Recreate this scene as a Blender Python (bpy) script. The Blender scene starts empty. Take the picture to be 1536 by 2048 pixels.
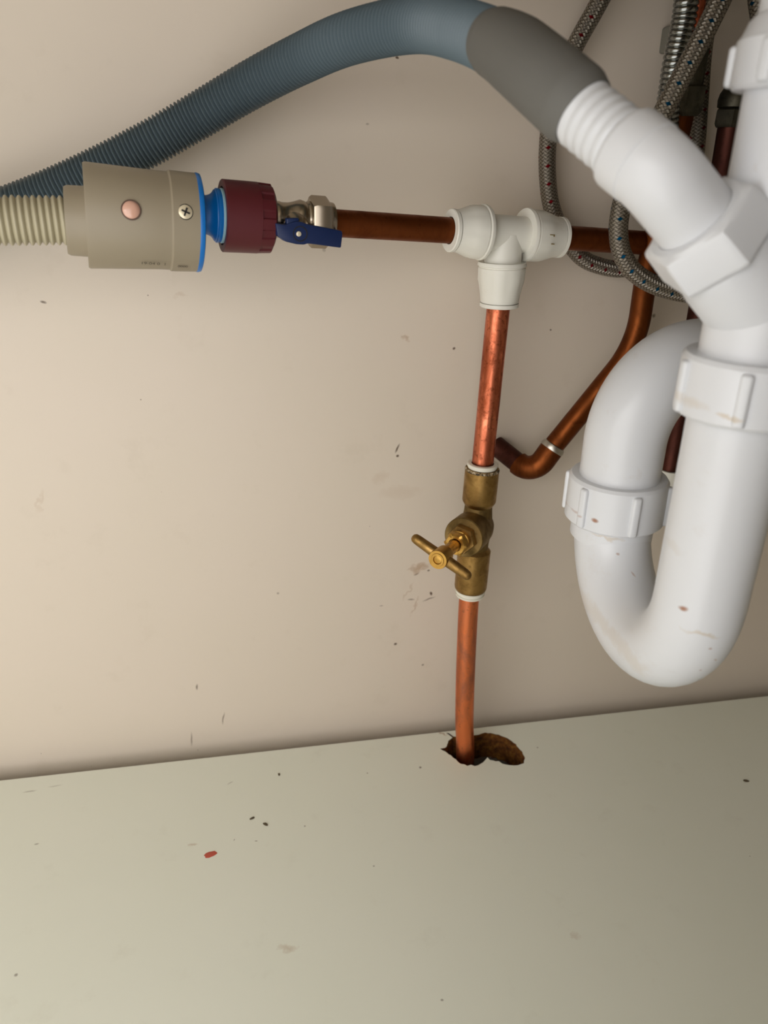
import bpy, bmesh, math, random
from math import sin, cos, pi, radians
from mathutils import Vector, Matrix

SC = bpy.context.scene
COL = SC.collection
V = Vector

# ------------------------------------------------------------------ camera
cam_data = bpy.data.cameras.new('camera')
cam = bpy.data.objects.new('camera', cam_data)
COL.objects.link(cam)
SC.camera = cam
cam_data.sensor_fit = 'VERTICAL'
cam_data.sensor_height = 36.0
cam_data.sensor_width = 27.0
cam_data.lens = 36.0 * 1538.0 / 2048.0
cam_data.clip_start = 0.01
_psi, _pit, _rho = radians(10.6), radians(24.5), radians(1.0)
_f = V((sin(_psi)*cos(_pit), cos(_psi)*cos(_pit), -sin(_pit)))
_r = V((cos(_psi), -sin(_psi), 0))
_u = _r.cross(_f)
_r2 = _r*cos(_rho) + _u*sin(_rho)
_u2 = _r2.cross(_f)
cam.matrix_world = Matrix((( _r2.x, _u2.x, -_f.x, 0.0),
                           ( _r2.y, _u2.y, -_f.y, -0.51),
                           ( _r2.z, _u2.z, -_f.z, 0.45),
                           (0, 0, 0, 1)))
cam_data.dof.use_dof = True
cam_data.dof.focus_distance = 0.47
cam_data.dof.aperture_fstop = 9.5

# ------------------------------------------------------------------ light
world = bpy.data.worlds.new('world')
SC.world = world
world.use_nodes = True
bg = world.node_tree.nodes['Background']
bg.inputs['Color'].default_value = (1.0, 0.975, 0.95, 1)
bg.inputs['Strength'].default_value = 2.38


def area(name, loc, target, sx, sy, power, col):
    d = bpy.data.lights.new(name, 'AREA')
    d.shape = 'RECTANGLE'
    d.size, d.size_y = sx, sy
    d.energy = power
    d.color = col
    o = bpy.data.objects.new(name, d)
    COL.objects.link(o)
    o.location = loc
    o.rotation_euler = (V(target) - V(loc)).to_track_quat('-Z', 'Y').to_euler()
    return o


area('kitchen_window_light', (-0.95, -1.15, 1.0), (-0.15, -0.1, 0.1), 0.8, 0.8, 4.5, (1.0, 0.985, 0.965))

SC.view_settings.view_transform = 'Standard'
SC.view_settings.look = 'None'
SC.view_settings.gamma = 1.0
SC.view_settings.use_curve_mapping = False
SC.view_settings.exposure = 0.0


# ------------------------------------------------------------------ helpers
def s2l(c):
    return c/12.92 if c <= 0.04045 else ((c+0.055)/1.055)**2.4


def rgb(r, g, b):
    return (s2l(r/255), s2l(g/255), s2l(b/255), 1.0)


def mat(name, color, rough=0.5, metal=0.0, spec=0.5, coat=0.0):
    m = bpy.data.materials.new(name)
    m.use_nodes = True
    b = m.node_tree.nodes['Principled BSDF']
    b.inputs['Base Color'].default_value = color
    b.inputs['Roughness'].default_value = rough
    b.inputs['Metallic'].default_value = metal
    b.inputs['Specular IOR Level'].default_value = spec
    b.inputs['Coat Weight'].default_value = coat
    return m


class NT:
    """small wrapper for adding nodes to a material"""
    def __init__(self, m):
        self.t = m.node_tree
        self.b = self.t.nodes['Principled BSDF']

    def n(self, typ, **kw):
        nd = self.t.nodes.new(typ)
        for k, v in kw.items():
            setattr(nd, k, v)
        return nd

    def link(self, a, b):
        self.t.links.new(a, b)

    def put(self, sock, v):
        if hasattr(v, 'links'):
            self.link(v, sock)
        else:
            sock.default_value = v

    def math(self, op, a, b=0.0, clamp=False):
        nd = self.n('ShaderNodeMath', operation=op, use_clamp=clamp)
        self.put(nd.inputs[0], a)
        self.put(nd.inputs[1], b)
        return nd.outputs[0]

    def obj(self):
        return self.n('ShaderNodeTexCoord').outputs['Object']

    def uv(self):
        return self.n('ShaderNodeTexCoord').outputs['UV']

    def sep(self, v):
        nd = self.n('ShaderNodeSeparateXYZ')
        self.link(v, nd.inputs[0])
        return nd.outputs

    def noise(self, vec, scale, detail=3.0, rough=0.55, dist=0.0):
        nd = self.n('ShaderNodeTexNoise')
        self.link(vec, nd.inputs['Vector'])
        nd.inputs['Scale'].default_value = scale
        nd.inputs['Detail'].default_value = detail
        nd.inputs['Roughness'].default_value = rough
        nd.inputs['Distortion'].default_value = dist
        return nd.outputs['Fac']

    def ramp(self, fac, stops):
        nd = self.n('ShaderNodeValToRGB')
        self.put(nd.inputs[0], fac)
        e = nd.color_ramp.elements
        while len(e) < len(stops):
            e.new(0.5)
        for el, (p, c) in zip(e, stops):
            el.position = p
            el.color = c if len(c) == 4 else (*c, 1)
        return nd.outputs[0]

    def mix(self, fac, a, b):
        nd = self.n('ShaderNodeMix', data_type='RGBA')
        self.put(nd.inputs[0], fac)
        self.put(nd.inputs[6], a)
        self.put(nd.inputs[7], b)
        return nd.outputs[2]

    def bump(self, h, strength=0.3, dist=0.001):
        nd = self.n('ShaderNodeBump')
        nd.inputs['Strength'].default_value = strength
        nd.inputs['Distance'].default_value = dist
        self.put(nd.inputs['Height'], h)
        self.link(nd.outputs[0], self.b.inputs['Normal'])

    def stretch(self, vec, sx, sy, sz):
        nd = self.n('ShaderNodeMapping')
        nd.inputs['Scale'].default_value = (sx, sy, sz)
        self.link(vec, nd.inputs[0])
        return nd.outputs[0]


BW = ((0, 0, 0, 1), (1, 1, 1, 1))


def marks(nt, vec, ax, ay, spots, warp=0.004):
    """union of small elongated stains; each spot = (x, y, half length, half width, angle, strength)"""
    noi = nt.n('ShaderNodeTexNoise')
    nt.link(vec, noi.inputs['Vector'])
    noi.inputs['Scale'].default_value = 160.0
    noi.inputs['Detail'].default_value = 3.0
    sub = nt.n('ShaderNodeVectorMath', operation='SUBTRACT')
    nt.link(noi.outputs['Color'], sub.inputs[0])
    sub.inputs[1].default_value = (0.5, 0.5, 0.5)
    sc = nt.n('ShaderNodeVectorMath', operation='SCALE')
    nt.link(sub.outputs[0], sc.inputs[0])
    sc.inputs['Scale'].default_value = warp
    add = nt.n('ShaderNodeVectorMath', operation='ADD')
    nt.link(vec, add.inputs[0])
    nt.link(sc.outputs[0], add.inputs[1])
    s = nt.sep(add.outputs[0])
    x, y = s[ax], s[ay]
    tot = None
    for (px, py, hl, hw, ang, st) in spots:
        dx = nt.math('SUBTRACT', x, px)
        dy = nt.math('SUBTRACT', y, py)
        c, sn = cos(ang), sin(ang)
        a = nt.math('ADD', nt.math('MULTIPLY', dx, c/hl), nt.math('MULTIPLY', dy, sn/hl))
        b = nt.math('ADD', nt.math('MULTIPLY', dx, -sn/hw), nt.math('MULTIPLY', dy, c/hw))
        d = nt.math('ADD', nt.math('MULTIPLY', a, a), nt.math('MULTIPLY', b, b))
        v = nt.math('MULTIPLY', nt.math('SUBTRACT', 1.0, d, clamp=True), st)
        tot = v if tot is None else nt.math('MAXIMUM', tot, v)
    return tot


# ------------------------------------------------------------------ object helpers
def thing(name, label, cat, loc, group=None):
    o = bpy.data.objects.new(name, None)
    o.empty_display_size = 0.01
    COL.objects.link(o)
    o.location = loc
    o['label'] = label
    o['category'] = cat
    if group:
        o['group'] = group
    return o


def root_loc(o):
    p = V(o.location)
    while o.parent:
        o = o.parent
        p += V(o.location)
    return p


def part(name, bm, m, parent=None, label=None, sharp=35, stuff=False):
    """bm is in world metres; the mesh is stored relative to its parent's origin"""
    if parent is not None:
        bmesh.ops.translate(bm, vec=-root_loc(parent), verts=bm.verts)
    me = bpy.data.meshes.new(name)
    bmesh.ops.recalc_face_normals(bm, faces=bm.faces)
    bm.to_mesh(me)
    bm.free()
    for p in me.polygons:
        p.use_smooth = True
    me.set_sharp_from_angle(angle=radians(sharp))
    me.materials.append(m)
    o = bpy.data.objects.new(name, me)
    COL.objects.link(o)
    if parent is not None:
        o.parent = parent
    if label:
        o['label'] = label
    if stuff:
        o['kind'] = 'stuff'
    return o


def tag(o, label, cat, group=None):
    o['label'] = label
    o['category'] = cat
    if group:
        o['group'] = group
    return o


def struct(o):
    o['kind'] = 'structure'
    return o


def axes(d):
    d = V(d).normalized()
    h = V((0, 0, 1)) if abs(d.z) < 0.9 else V((0, 1, 0))
    a = d.cross(h).normalized()
    return d, a, d.cross(a).normalized()


def ngon_r(n, r, rot=0.0):
    """across-corner radius function for an n-sided nut of flat radius r"""
    st = 2*pi/n

    def f(th):
        q = ((th + rot) % st) - st/2
        return 1.0/cos(q)
    return f


def lathe(bm, o, d, prof, segs=40, shape=None, cap=(True, True)):
    """revolve prof [(s, r) or (s, r, shaped)] about the axis o + s*d (metres)"""
    o = V(o)
    d, a, b = axes(d)
    rings = []
    for q in prof:
        s, r = q[0], q[1]
        sh = q[2] if len(q) > 2 else shape
        ring = []
        for k in range(segs):
            th = 2*pi*k/segs
            rr = r*(sh(th) if sh else 1.0)
            ring.append(bm.verts.new(o + d*s + a*(rr*cos(th)) + b*(rr*sin(th))))
        rings.append(ring)
    for i in range(len(rings)-1):
        for k in range(segs):
            k2 = (k+1) % segs
            bm.faces.new((rings[i][k], rings[i][k2], rings[i+1][k2], rings[i+1][k]))
    if cap[0]:
        bm.faces.new(rings[0][::-1])
    if cap[1]:
        bm.faces.new(rings[-1])
    return rings


def spline(pts, step=0.002):
    """centripetal-free Catmull-Rom through pts, resampled evenly by arc length"""
    P_ = [V(p) for p in pts]
    P_ = [P_[0]*2 - P_[1]] + P_ + [P_[-1]*2 - P_[-2]]
    dense = []
    for i in range(1, len(P_)-2):
        p0, p1, p2, p3 = P_[i-1:i+3]
        for k in range(60):
            t = k/60
            dense.append(0.5*((2*p1) + (p2-p0)*t + (2*p0-5*p1+4*p2-p3)*t*t + (3*p1-p0-3*p2+p3)*t**3))
    dense.append(P_[-2])
    out = [dense[0]]
    acc = 0.0
    L = [0.0]
    for i in range(1, len(dense)):
        L.append(L[-1] + (dense[i]-dense[i-1]).length)
    n = max(2, int(round(L[-1]/step)))
    out = []
    j = 0
    for k in range(n+1):
        t = L[-1]*k/n
        while j < len(L)-2 and L[j+1] < t:
            j += 1
        u = (t-L[j])/max(1e-9, L[j+1]-L[j])
        out.append(dense[j].lerp(dense[j+1], min(1, u)))
    return out


def arc(c, a, b, t0, t1, n):
    """points c + a cos t + b sin t"""
    return [V(c) + V(a)*cos(t0+(t1-t0)*k/n) + V(b)*sin(t0+(t1-t0)*k/n) for k in range(n+1)]


def fillet(pts, rad, n=10):
    """polyline with rounded corners"""
    P_ = [V(p) for p in pts]
    out = [P_[0]]
    for i in range(1, len(P_)-1):
        p, a, b = P_[i], P_[i-1]-P_[i], P_[i+1]-P_[i]
        rr = rad[i-1] if isinstance(rad, (list, tuple)) else rad
        al, bl = a.length, b.length
        a, b = a.normalized(), b.normalized()
        ang = a.angle(b)
        t = min(rr/math.tan(ang/2), al*0.49 if i > 1 else al*0.95, bl*0.49 if i < len(P_)-2 else bl*0.95)
        p1, p2 = p+a*t, p+b*t
        for k in range(n+1):
            u = k/n
            # quadratic blend close to a circular arc
            w = 1/ max(0.2, sin(ang/2))
            w = sin(ang/2)
            q = (p1*(1-u)**2 + p*(2*w*u*(1-u)) + p2*u*u)/((1-u)**2 + 2*w*u*(1-u) + u*u)
            out.append(q)
    out.append(P_[-1])
    return out


def tube(bm, pts, rad, segs=20, caps=True):
    """sweep a circle along pts; rad is a number or a function(i, length). UV: u round, v metres."""
    pts = [V(p) for p in pts]
    uvl = bm.loops.layers.uv.verify()
    n = len(pts)
    tang = []
    for i in range(n):
        t = pts[min(i+1, n-1)] - pts[max(i-1, 0)]
        tang.append(t.normalized())
    _, a, b = axes(tang[0])
    rings, lens = [], []
    ln = 0.0
    for i in range(n):
        if i:
            ln += (pts[i]-pts[i-1]).length
            q = tang[i-1].rotation_difference(tang[i])
            a = q @ a
            a = (a - tang[i]*a.dot(tang[i])).normalized()
        b = tang[i].cross(a)
        r = rad(i, ln) if callable(rad) else rad
        rings.append([bm.verts.new(pts[i] + a*(r*cos(2*pi*k/segs)) + b*(r*sin(2*pi*k/segs))) for k in range(segs)])
        lens.append(ln)
    for i in range(n-1):
        for k in range(segs):
            k2 = (k+1) % segs
            f = bm.faces.new((rings[i][k], rings[i][k2], rings[i+1][k2], rings[i+1][k]))
            for lp, uv in zip(f.loops, ((k/segs, lens[i]), ((k+1)/segs, lens[i]), ((k+1)/segs, lens[i+1]), (k/segs, lens[i+1]))):
                lp[uvl].uv = uv
    if caps:
        bm.faces.new(rings[0][::-1])
        bm.faces.new(rings[-1])
    return ln


def box(bm, lo, hi, bev=0.0, M=None):
    r = bmesh.ops.create_cube(bm, size=1.0)
    vs = r['verts']
    lo, hi = V(lo), V(hi)
    for v in vs:
        v.co = V((lo.x+(hi.x-lo.x)*(v.co.x+.5), lo.y+(hi.y-lo.y)*(v.co.y+.5), lo.z+(hi.z-lo.z)*(v.co.z+.5)))
    if bev:
        es = list({e for v in vs for e in v.link_edges})
        rr = bmesh.ops.bevel(bm, geom=es, offset=bev, segments=3, profile=0.5, affect='EDGES')
        vs = list({v for f in rr['faces'] for v in f.verts} | {v for v in vs if v.is_valid})
        vs = [v for v in vs if v.is_valid]
    if M is not None:
        bmesh.ops.transform(bm, matrix=M, verts=vs)
    return vs


def frame(o, x, y):
    """matrix with origin o, x axis along x, y made perpendicular, z = x cross y"""
    x = V(x).normalized()
    y = V(y)
    y = (y - x*y.dot(x)).normalized()
    z = x.cross(y)
    return Matrix(((x.x, y.x, z.x, o[0]), (x.y, y.y, z.y, o[1]), (x.z, y.z, z.z, o[2]), (0, 0, 0, 1)))


def extrude_poly(bm, poly, h, M, bev=0.0):
    """polygon in local xy, thickness h along local z"""
    vs = [bm.verts.new((p[0], p[1], 0)) for p in poly]
    f = bm.faces.new(vs)
    r = bmesh.ops.extrude_face_region(bm, geom=[f])
    nv = [e for e in r['geom'] if isinstance(e, bmesh.types.BMVert)]
    bmesh.ops.translate(bm, vec=(0, 0, h), verts=nv)
    allv = vs + nv
    if bev:
        es = list({e for v in allv for e in v.link_edges})
        rr = bmesh.ops.bevel(bm, geom=es, offset=bev, segments=2, profile=0.5, affect='EDGES')
        allv = list({v for f in rr['faces'] for v in f.verts} | {v for v in allv if v.is_valid})
    bmesh.ops.transform(bm, matrix=M, verts=[v for v in allv if v.is_valid])


# ------------------------------------------------------------------ materials
M = {}


def panel_material(name, base, ax, ay, dark_spots, tan_spots, freckle):
    m = mat(name, base, 0.42, 0.0, 0.4)
    nt = NT(m)
    o = nt.obj()
    big = nt.noise(o, 9.0, 2.0)
    col = nt.mix(nt.math('MULTIPLY', big, 0.55), base, (base[0]*0.93, base[1]*0.96, base[2]*0.90, 1))
    grime = nt.noise(o, 34.0, 5.0, 0.65)
    gm = nt.ramp(grime, [(0.60, BW[0]), (0.80, BW[1])])
    col = nt.mix(nt.math('MULTIPLY', gm, 0.10), col, rgb(150, 132, 104))
    vor = nt.n('ShaderNodeTexVoronoi', feature='F1')
    nt.link(o, vor.inputs['Vector'])
    vor.inputs['Scale'].default_value = freckle
    fr = nt.math('LESS_THAN', vor.outputs['Distance'], 0.035)
    pick = nt.math('GREATER_THAN', nt.noise(o, 14.0, 2.0), 0.56)
    col = nt.mix(nt.math('MULTIPLY', nt.math('MULTIPLY', fr, pick), 0.6), col, rgb(104, 84, 66))
    if tan_spots:
        t = marks(nt, o, ax, ay, tan_spots, 0.010)
        col = nt.mix(nt.math('MULTIPLY', t, 1.0, clamp=True), col, rgb(160, 122, 84))
    d = marks(nt, o, ax, ay, dark_spots, 0.0022)
    col = nt.mix(nt.math('MULTIPLY', d, 1.1, clamp=True), col, rgb(88, 70, 54))
    nt.link(col, nt.b.inputs['Base Color'])
    nt.bump(nt.noise(o, 420.0, 2.0), 0.03, 0.0005)
    return m


def wp(x, z):
    return x, z


wall_dark = []
for (q, hl, hw, ang, st) in (
        ((0.10817, 0.01800, 0.25638), .0045, .0011, 1.15, .9), ((0.10831, 0.01800, 0.25046), .0014, .0012, 0, 1), ((0.14738, 0.01800, 0.32982), .0013, .0012, 0, .9),
        ((0.13907, 0.01800, 0.12937), .0022, .0014, 2.0, 1), ((0.11055, 0.01800, 0.08314), .0016, .0014, 0, 1), ((0.13458, 0.01800, 0.05924), .0014, .0012, 0, .7),
        ((0.10224, 0.01800, 0.50741), .0012, .0010, 0, 1), ((-0.12275, 0.01800, 0.36567), .0024, .0011, -.3, .8), ((-0.03465, 0.01800, 0.02406), .0075, .0007, 1.4, .7),
        ((-0.05341, 0.01800, 0.05861), .0035, .0010, 1.5, .7), ((-0.06227, 0.01800, 0.00610), .0085, .0009, 1.5, .55), ((0.01538, 0.01800, 0.14080), .0013, .0012, 0, .5),
        ((0.13760, 0.01800, 0.12430), .0065, .0011, .35, .6), ((0.12249, 0.01800, 0.12519), .0035, .0010, -.1, .55), ((0.12628, 0.01800, 0.14862), .0028, .0010, .4, .55),
        ((0.29711, 0.01800, 0.35015), .0018, .0016, 0, .7), ((0.21884, 0.01800, 0.34148), .0010, .0010, 0, .8), ((0.08411, 0.01800, 0.47130), .0012, .0008, 0, .4),
        ((0.09810, 0.01800, 0.12127), .0022, .0007, 0, .5), ((0.13609, 0.01800, 0.15102), .0012, .0012, 0, .8), ((0.05579, 0.01800, 0.39663), .0014, .0014, 0, .35)):
    wall_dark.append((q[0], q[2], hl, hw, ang, st))
wall_tan = []
for (q, hl, hw, ang, st) in (
        ((0.12813, 0.01800, 0.15441), .0100, .0030, .15, .6), ((0.12451, 0.01800, 0.15242), .0050, .0030, -.8, .5), ((0.11975, 0.01800, 0.13343), .010, .0010, 1.2, .3),
        ((0.12601, 0.01800, 0.11964), .0120, .0010, 1.2, .4), ((0.11229, 0.01800, 0.33800), .003, .003, 0, .5), ((0.09529, 0.01800, 0.23392), .008, .005, .5, .14),
        ((-0.14651, 0.01800, 0.23038), .012, .002, 1.2, .18), ((-0.03845, 0.01800, 0.36901), .006, .002, .2, .2), ((0.11095, 0.01800, 0.22074), .02, .006, 0, .12)):
    wall_tan.append((q[0], q[2], hl, hw, ang, st))
M['wall'] = panel_material('wall_laminate', rgb(215, 202, 188), 0, 2, wall_dark, wall_tan, 70.0)
floor_dark = []
for (q, hl, hw, ang, st) in (
        ((0.12177, -0.03899, 0.00000), .0014, .0011, .5, .8), ((-0.02780, -0.08911, 0.00000), .0012, .0005, 1.2, .6), ((-0.16728, -0.06976, 0.00000), .0020, .0009, 0, .5), ((0.02408, -0.08453, 0.00000), .0009, .0009, 0, .6),
        ((-0.01211, -0.09261, 0.00000), .0011, .0006, 0, .7), ((0.09298, -0.22828, 0.00000), .0010, .0010, 0, .6), ((0.22542, -0.03183, 0.00000), .0012, .0010, 0, .5), ((-0.18362, -0.01585, 0.00000), .006, .0010, .1, .4),
        ((-0.16578, -0.01289, 0.00000), .006, .0008, .1, .3), ((-0.15732, -0.17057, 0.00000), .0014, .0014, 0, .6), ((-0.03079, -0.03161, 0.00000), .003, .0008, .5, .35), ((0.06875, -0.12805, -0.00000), .0009, .0009, 0, .5)):
    floor_dark.append((q[0], q[1], hl, hw, ang, st))
floor_tan = [((0.00499, -0.18040, 0.00000)[0], (0.00499, -0.18040, 0.00000)[1], .0085, .0028, -.1, .35), ((0.18732, -0.20156, 0.00000)[0], (0.18732, -0.20156, 0.00000)[1], .004, .003, 0, .22),
             ((-0.05719, -0.08882, 0.00000)[0], (-0.05719, -0.08882, 0.00000)[1], .004, .0014, .1, .35), ((0.15003, -0.00197, 0.00000)[0], (0.15003, -0.00197, 0.00000)[1], .004, .0012, -.5, .8)]
M['floor'] = panel_material('floor_laminate', rgb(228, 229, 217), 0, 1, floor_dark, floor_tan, 55.0)

m = mat('chipboard', rgb(140, 92, 40), 0.9, 0, 0.2)
nt = NT(m)
o_ = nt.obj()
nt.link(nt.ramp(nt.noise(o_, 190, 5, .7), [(.30, rgb(46, 26, 10)), (.5, rgb(100, 60, 22)), (.72, rgb(140, 98, 40))]), nt.b.inputs['Base Color'])
nt.bump(nt.noise(o_, 260, 4, .7), 0.8, 0.002)
M['chipboard'] = m
M['void'] = mat('void_shade_black', rgb(16, 19, 24), 0.9)  # near-black colour paints in the darkness below the base board
M['trim'] = mat('laminate_carcass', rgb(176, 168, 152), 0.5)


def copper(name, bright, stain, amount, rough, stretch=True, speck=.58):
    m = mat(name, bright, rough, 1.0)
    nt = NT(m)
    o = nt.obj()
    st = nt.stretch(o, 1, 1, 0.35) if stretch else o
    a = nt.ramp(nt.noise(st, 75, 5, .65, .6), [(.48-.1*amount, BW[0]), (.68, BW[1])])
    b = nt.ramp(nt.noise(o, 260, 4, .7), [(speck, BW[0]), (speck+.11, BW[1])])
    col = nt.mix(nt.math('MULTIPLY', a, amount), bright, stain)
    col = nt.mix(nt.math('MULTIPLY', b, .55*amount), col, (stain[0]*.4, stain[1]*.4, stain[2]*.4, 1))
    nt.link(col, nt.b.inputs['Base Color'])
    nt.link(nt.math('ADD', nt.math('MULTIPLY', a, .22), rough), nt.b.inputs['Roughness'])
    nt.bump(nt.noise(st, 300, 3), .06, .0005)
    return m


M['copper_new'] = copper('bright_copper', rgb(226, 132, 98), rgb(150, 74, 46), 1.0, .27, True, .54)
M['copper_low'] = copper('handled_copper', rgb(238, 136, 86), rgb(168, 112, 90), .85, .36)
M['copper_dull'] = copper('dull_brown_copper', rgb(122, 66, 34), rgb(92, 46, 22), .6, .46)
M['copper_old'] = copper('tarnished_copper', rgb(122, 66, 32), rgb(84, 44, 20), .75, .42)
M['copper_dark'] = copper('dark_oxidised_copper', rgb(88, 52, 44), rgb(60, 34, 30), .7, .45)
M['solder'] = mat('solder', rgb(190, 186, 176), .35, 1.0)
m = copper('aged_brass', rgb(168, 134, 80), rgb(112, 84, 42), .75, .38, False)
M['brass'] = m
M['brass_cast'] = copper('cast_brass', rgb(136, 112, 70), rgb(92, 74, 42), .8, .52, False)
M['brass_bright'] = copper('machined_brass', rgb(190, 148, 76), rgb(140, 104, 48), .5, .3, False)
M['nickel'] = mat('nickel_plate', rgb(176, 164, 148), .25, 1.0)
M['dark_fitting'] = copper('dark_bronze_fitting', rgb(92, 88, 76), rgb(58, 54, 44), .6, .5, False)
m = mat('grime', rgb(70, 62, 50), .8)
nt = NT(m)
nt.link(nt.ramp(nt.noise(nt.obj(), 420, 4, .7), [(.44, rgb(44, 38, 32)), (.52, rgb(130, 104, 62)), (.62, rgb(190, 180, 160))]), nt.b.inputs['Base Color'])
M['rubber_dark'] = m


def plastic(name, c, rough, dirt=0.0, dirtcol=rgb(170, 140, 104), spots=None, sscale=38.0):
    m = mat(name, c, rough, 0, .5)
    nt = NT(m)
    o = nt.obj()
    if dirt:
        a = nt.ramp(nt.noise(o, 48, 5, .7), [(.60, BW[0]), (.76, BW[1])])
        col = nt.mix(nt.math('MULTIPLY', a, dirt), c, dirtcol)
        v = nt.n('ShaderNodeTexVoronoi', feature='F1')
        nt.link(o, v.inputs['Vector'])
        v.inputs['Scale'].default_value = sscale
        sp = nt.ramp(v.outputs['Distance'], [(.05, BW[1]), (.085, BW[0])])
        pk = nt.math('GREATER_THAN', nt.noise(o, 21.0, 2.0), .52)
        col = nt.mix(nt.math('MULTIPLY', nt.math('MULTIPLY', sp, pk), min(1, dirt*2.2)), col, rgb(140, 96, 76))
        nt.link(col, nt.b.inputs['Base Color'])
    nt.bump(nt.noise(o, 300, 2), .03, .0004)
    return m


M['white_pvc'] = plastic('white_waste_plastic', rgb(215, 217, 221), .30, .26)
M['white_pvc_clean'] = plastic('white_spigot_plastic', rgb(215, 217, 221), .34)
M['pushfit'] = plastic('white_pushfit_plastic', rgb(228, 226, 217), .38, .10)
M['beige'] = plastic('beige_housing_plastic', rgb(145, 134, 114), .46)
M['cream_hose'] = plastic('cream_hose_plastic', rgb(176, 168, 142), .5)
M['grey_hose'] = plastic('blue_grey_hose_plastic', rgb(92, 107, 115), .45)
M['grey_cuff'] = plastic('grey_rubber_cuff', rgb(101, 100, 96), .66)
M['blue'] = plastic('bright_blue_plastic', rgb(0, 106, 186), .36)
M['pale_blue'] = plastic('pale_blue_gasket', rgb(150, 186, 198), .5)
M['maroon'] = plastic('maroon_plastic', rgb(80, 15, 25), .46)
M['lever_blue'] = plastic('dark_blue_plastic', rgb(4, 30, 76), .46)
M['screw'] = mat('zinc_screw', rgb(226, 214, 186), .3, .35)
M['black'] = mat('black_recess', rgb(28, 24, 20), .7)
M['ink'] = mat('faded_black_ink', rgb(64, 56, 46), .8)
M['ink_brown'] = mat('brown_print', rgb(128, 108, 66), .7)
m = mat('pink_indicator', rgb(214, 168, 148), .22, 0, .6, .5)
M['lens'] = m
M['lens_rim'] = mat('dark_recess_rim', rgb(98, 78, 68), .5)
M['olive_white'] = plastic('white_collar', rgb(226, 222, 208), .4, .25)
M['red_chip'] = mat('red_flake', rgb(186, 84, 66), .7)
M['crumb'] = mat('dark_crumb', rgb(84, 72, 52), .9)
M['clip'] = plastic('grey_clip', rgb(122, 120, 110), .5)


def braid(name, fleck, spacing=.0145):
    """woven steel with paired coloured flecks; uv.x runs round, uv.y runs along in metres"""
    m = mat(name, rgb(176, 170, 160), .36, .9)
    nt = NT(m)
    s = nt.sep(nt.uv())
    u, v = s[0], s[1]
    k = 1/.0042
    p = nt.math('ADD', nt.math('MULTIPLY', u, 10.0), nt.math('MULTIPLY', v, k*2.0))
    q = nt.math('SUBTRACT', nt.math('MULTIPLY', u, 10.0), nt.math('MULTIPLY', v, k*2.0))
    fp = nt.math('FRACT', p)
    fq = nt.math('FRACT', q)
    over = nt.math('GREATER_THAN', nt.math('FRACT', nt.math('ADD', nt.math('MULTIPLY', nt.math('FLOOR', p), .5), nt.math('MULTIPLY', nt.math('FLOOR', q), .5))), .25)
    # round the strands
    hp = nt.math('SINE', nt.math('MULTIPLY', fp, pi))
    hq = nt.math('SINE', nt.math('MULTIPLY', fq, pi))
    strand_p = nt.math('ABSOLUTE', nt.math('SINE', nt.math('MULTIPLY', fp, pi*4)))
    strand_q = nt.math('ABSOLUTE', nt.math('SINE', nt.math('MULTIPLY', fq, pi*4)))
    mixh = nt.n('ShaderNodeMix', data_type='FLOAT')
    nt.put(mixh.inputs[0], over)
    nt.put(mixh.inputs[2], nt.math('ADD', nt.math('MULTIPLY', hp, .7), nt.math('MULTIPLY', strand_p, .3)))
    nt.put(mixh.inputs[3], nt.math('ADD', nt.math('MULTIPLY', hq, .7), nt.math('MULTIPLY', strand_q, .3)))
    h = mixh.outputs[0]
    col = nt.ramp(h, [(.05, rgb(56, 52, 47)), (.45, rgb(112, 105, 97)), (.9, rgb(172, 164, 152))])
    # flecks on one strand family
    cell = nt.math('FLOOR', p)
    f1 = nt.math('LESS_THAN', nt.math('FRACT', nt.math('MULTIPLY', nt.math('ADD', cell, .5), 1/5.0)), .2)
    sl = nt.math('FRACT', nt.math('MULTIPLY', q, 1/5.0))
    f2 = nt.math('LESS_THAN', sl, .2)
    nt.link(nt.mix(nt.math('MULTIPLY', f1, f2), col, fleck), nt.b.inputs['Base Color'])
    nt.bump(h, .9, .0006)
    return m


M['braid_red'] = braid('steel_braid_with_red_flecks', rgb(120, 16, 26))
M['braid_blue'] = braid('steel_braid_with_blue_flecks', rgb(0, 74, 112))
M['chrome'] = mat('chrome_spiral', rgb(150, 152, 150), .2, 1.0)

# ------------------------------------------------------------------ the cabinet
X0, X1, YF, ZC = -0.80, 0.52, -0.56, 0.645
YW = 0.018                                  # face of the back panel; the base board stops short of it
bm = bmesh.new()
box(bm, (X0, YW, -0.10), (X1, YW+.012, ZC))
struct(part('wall_back', bm, M['wall']))

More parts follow.
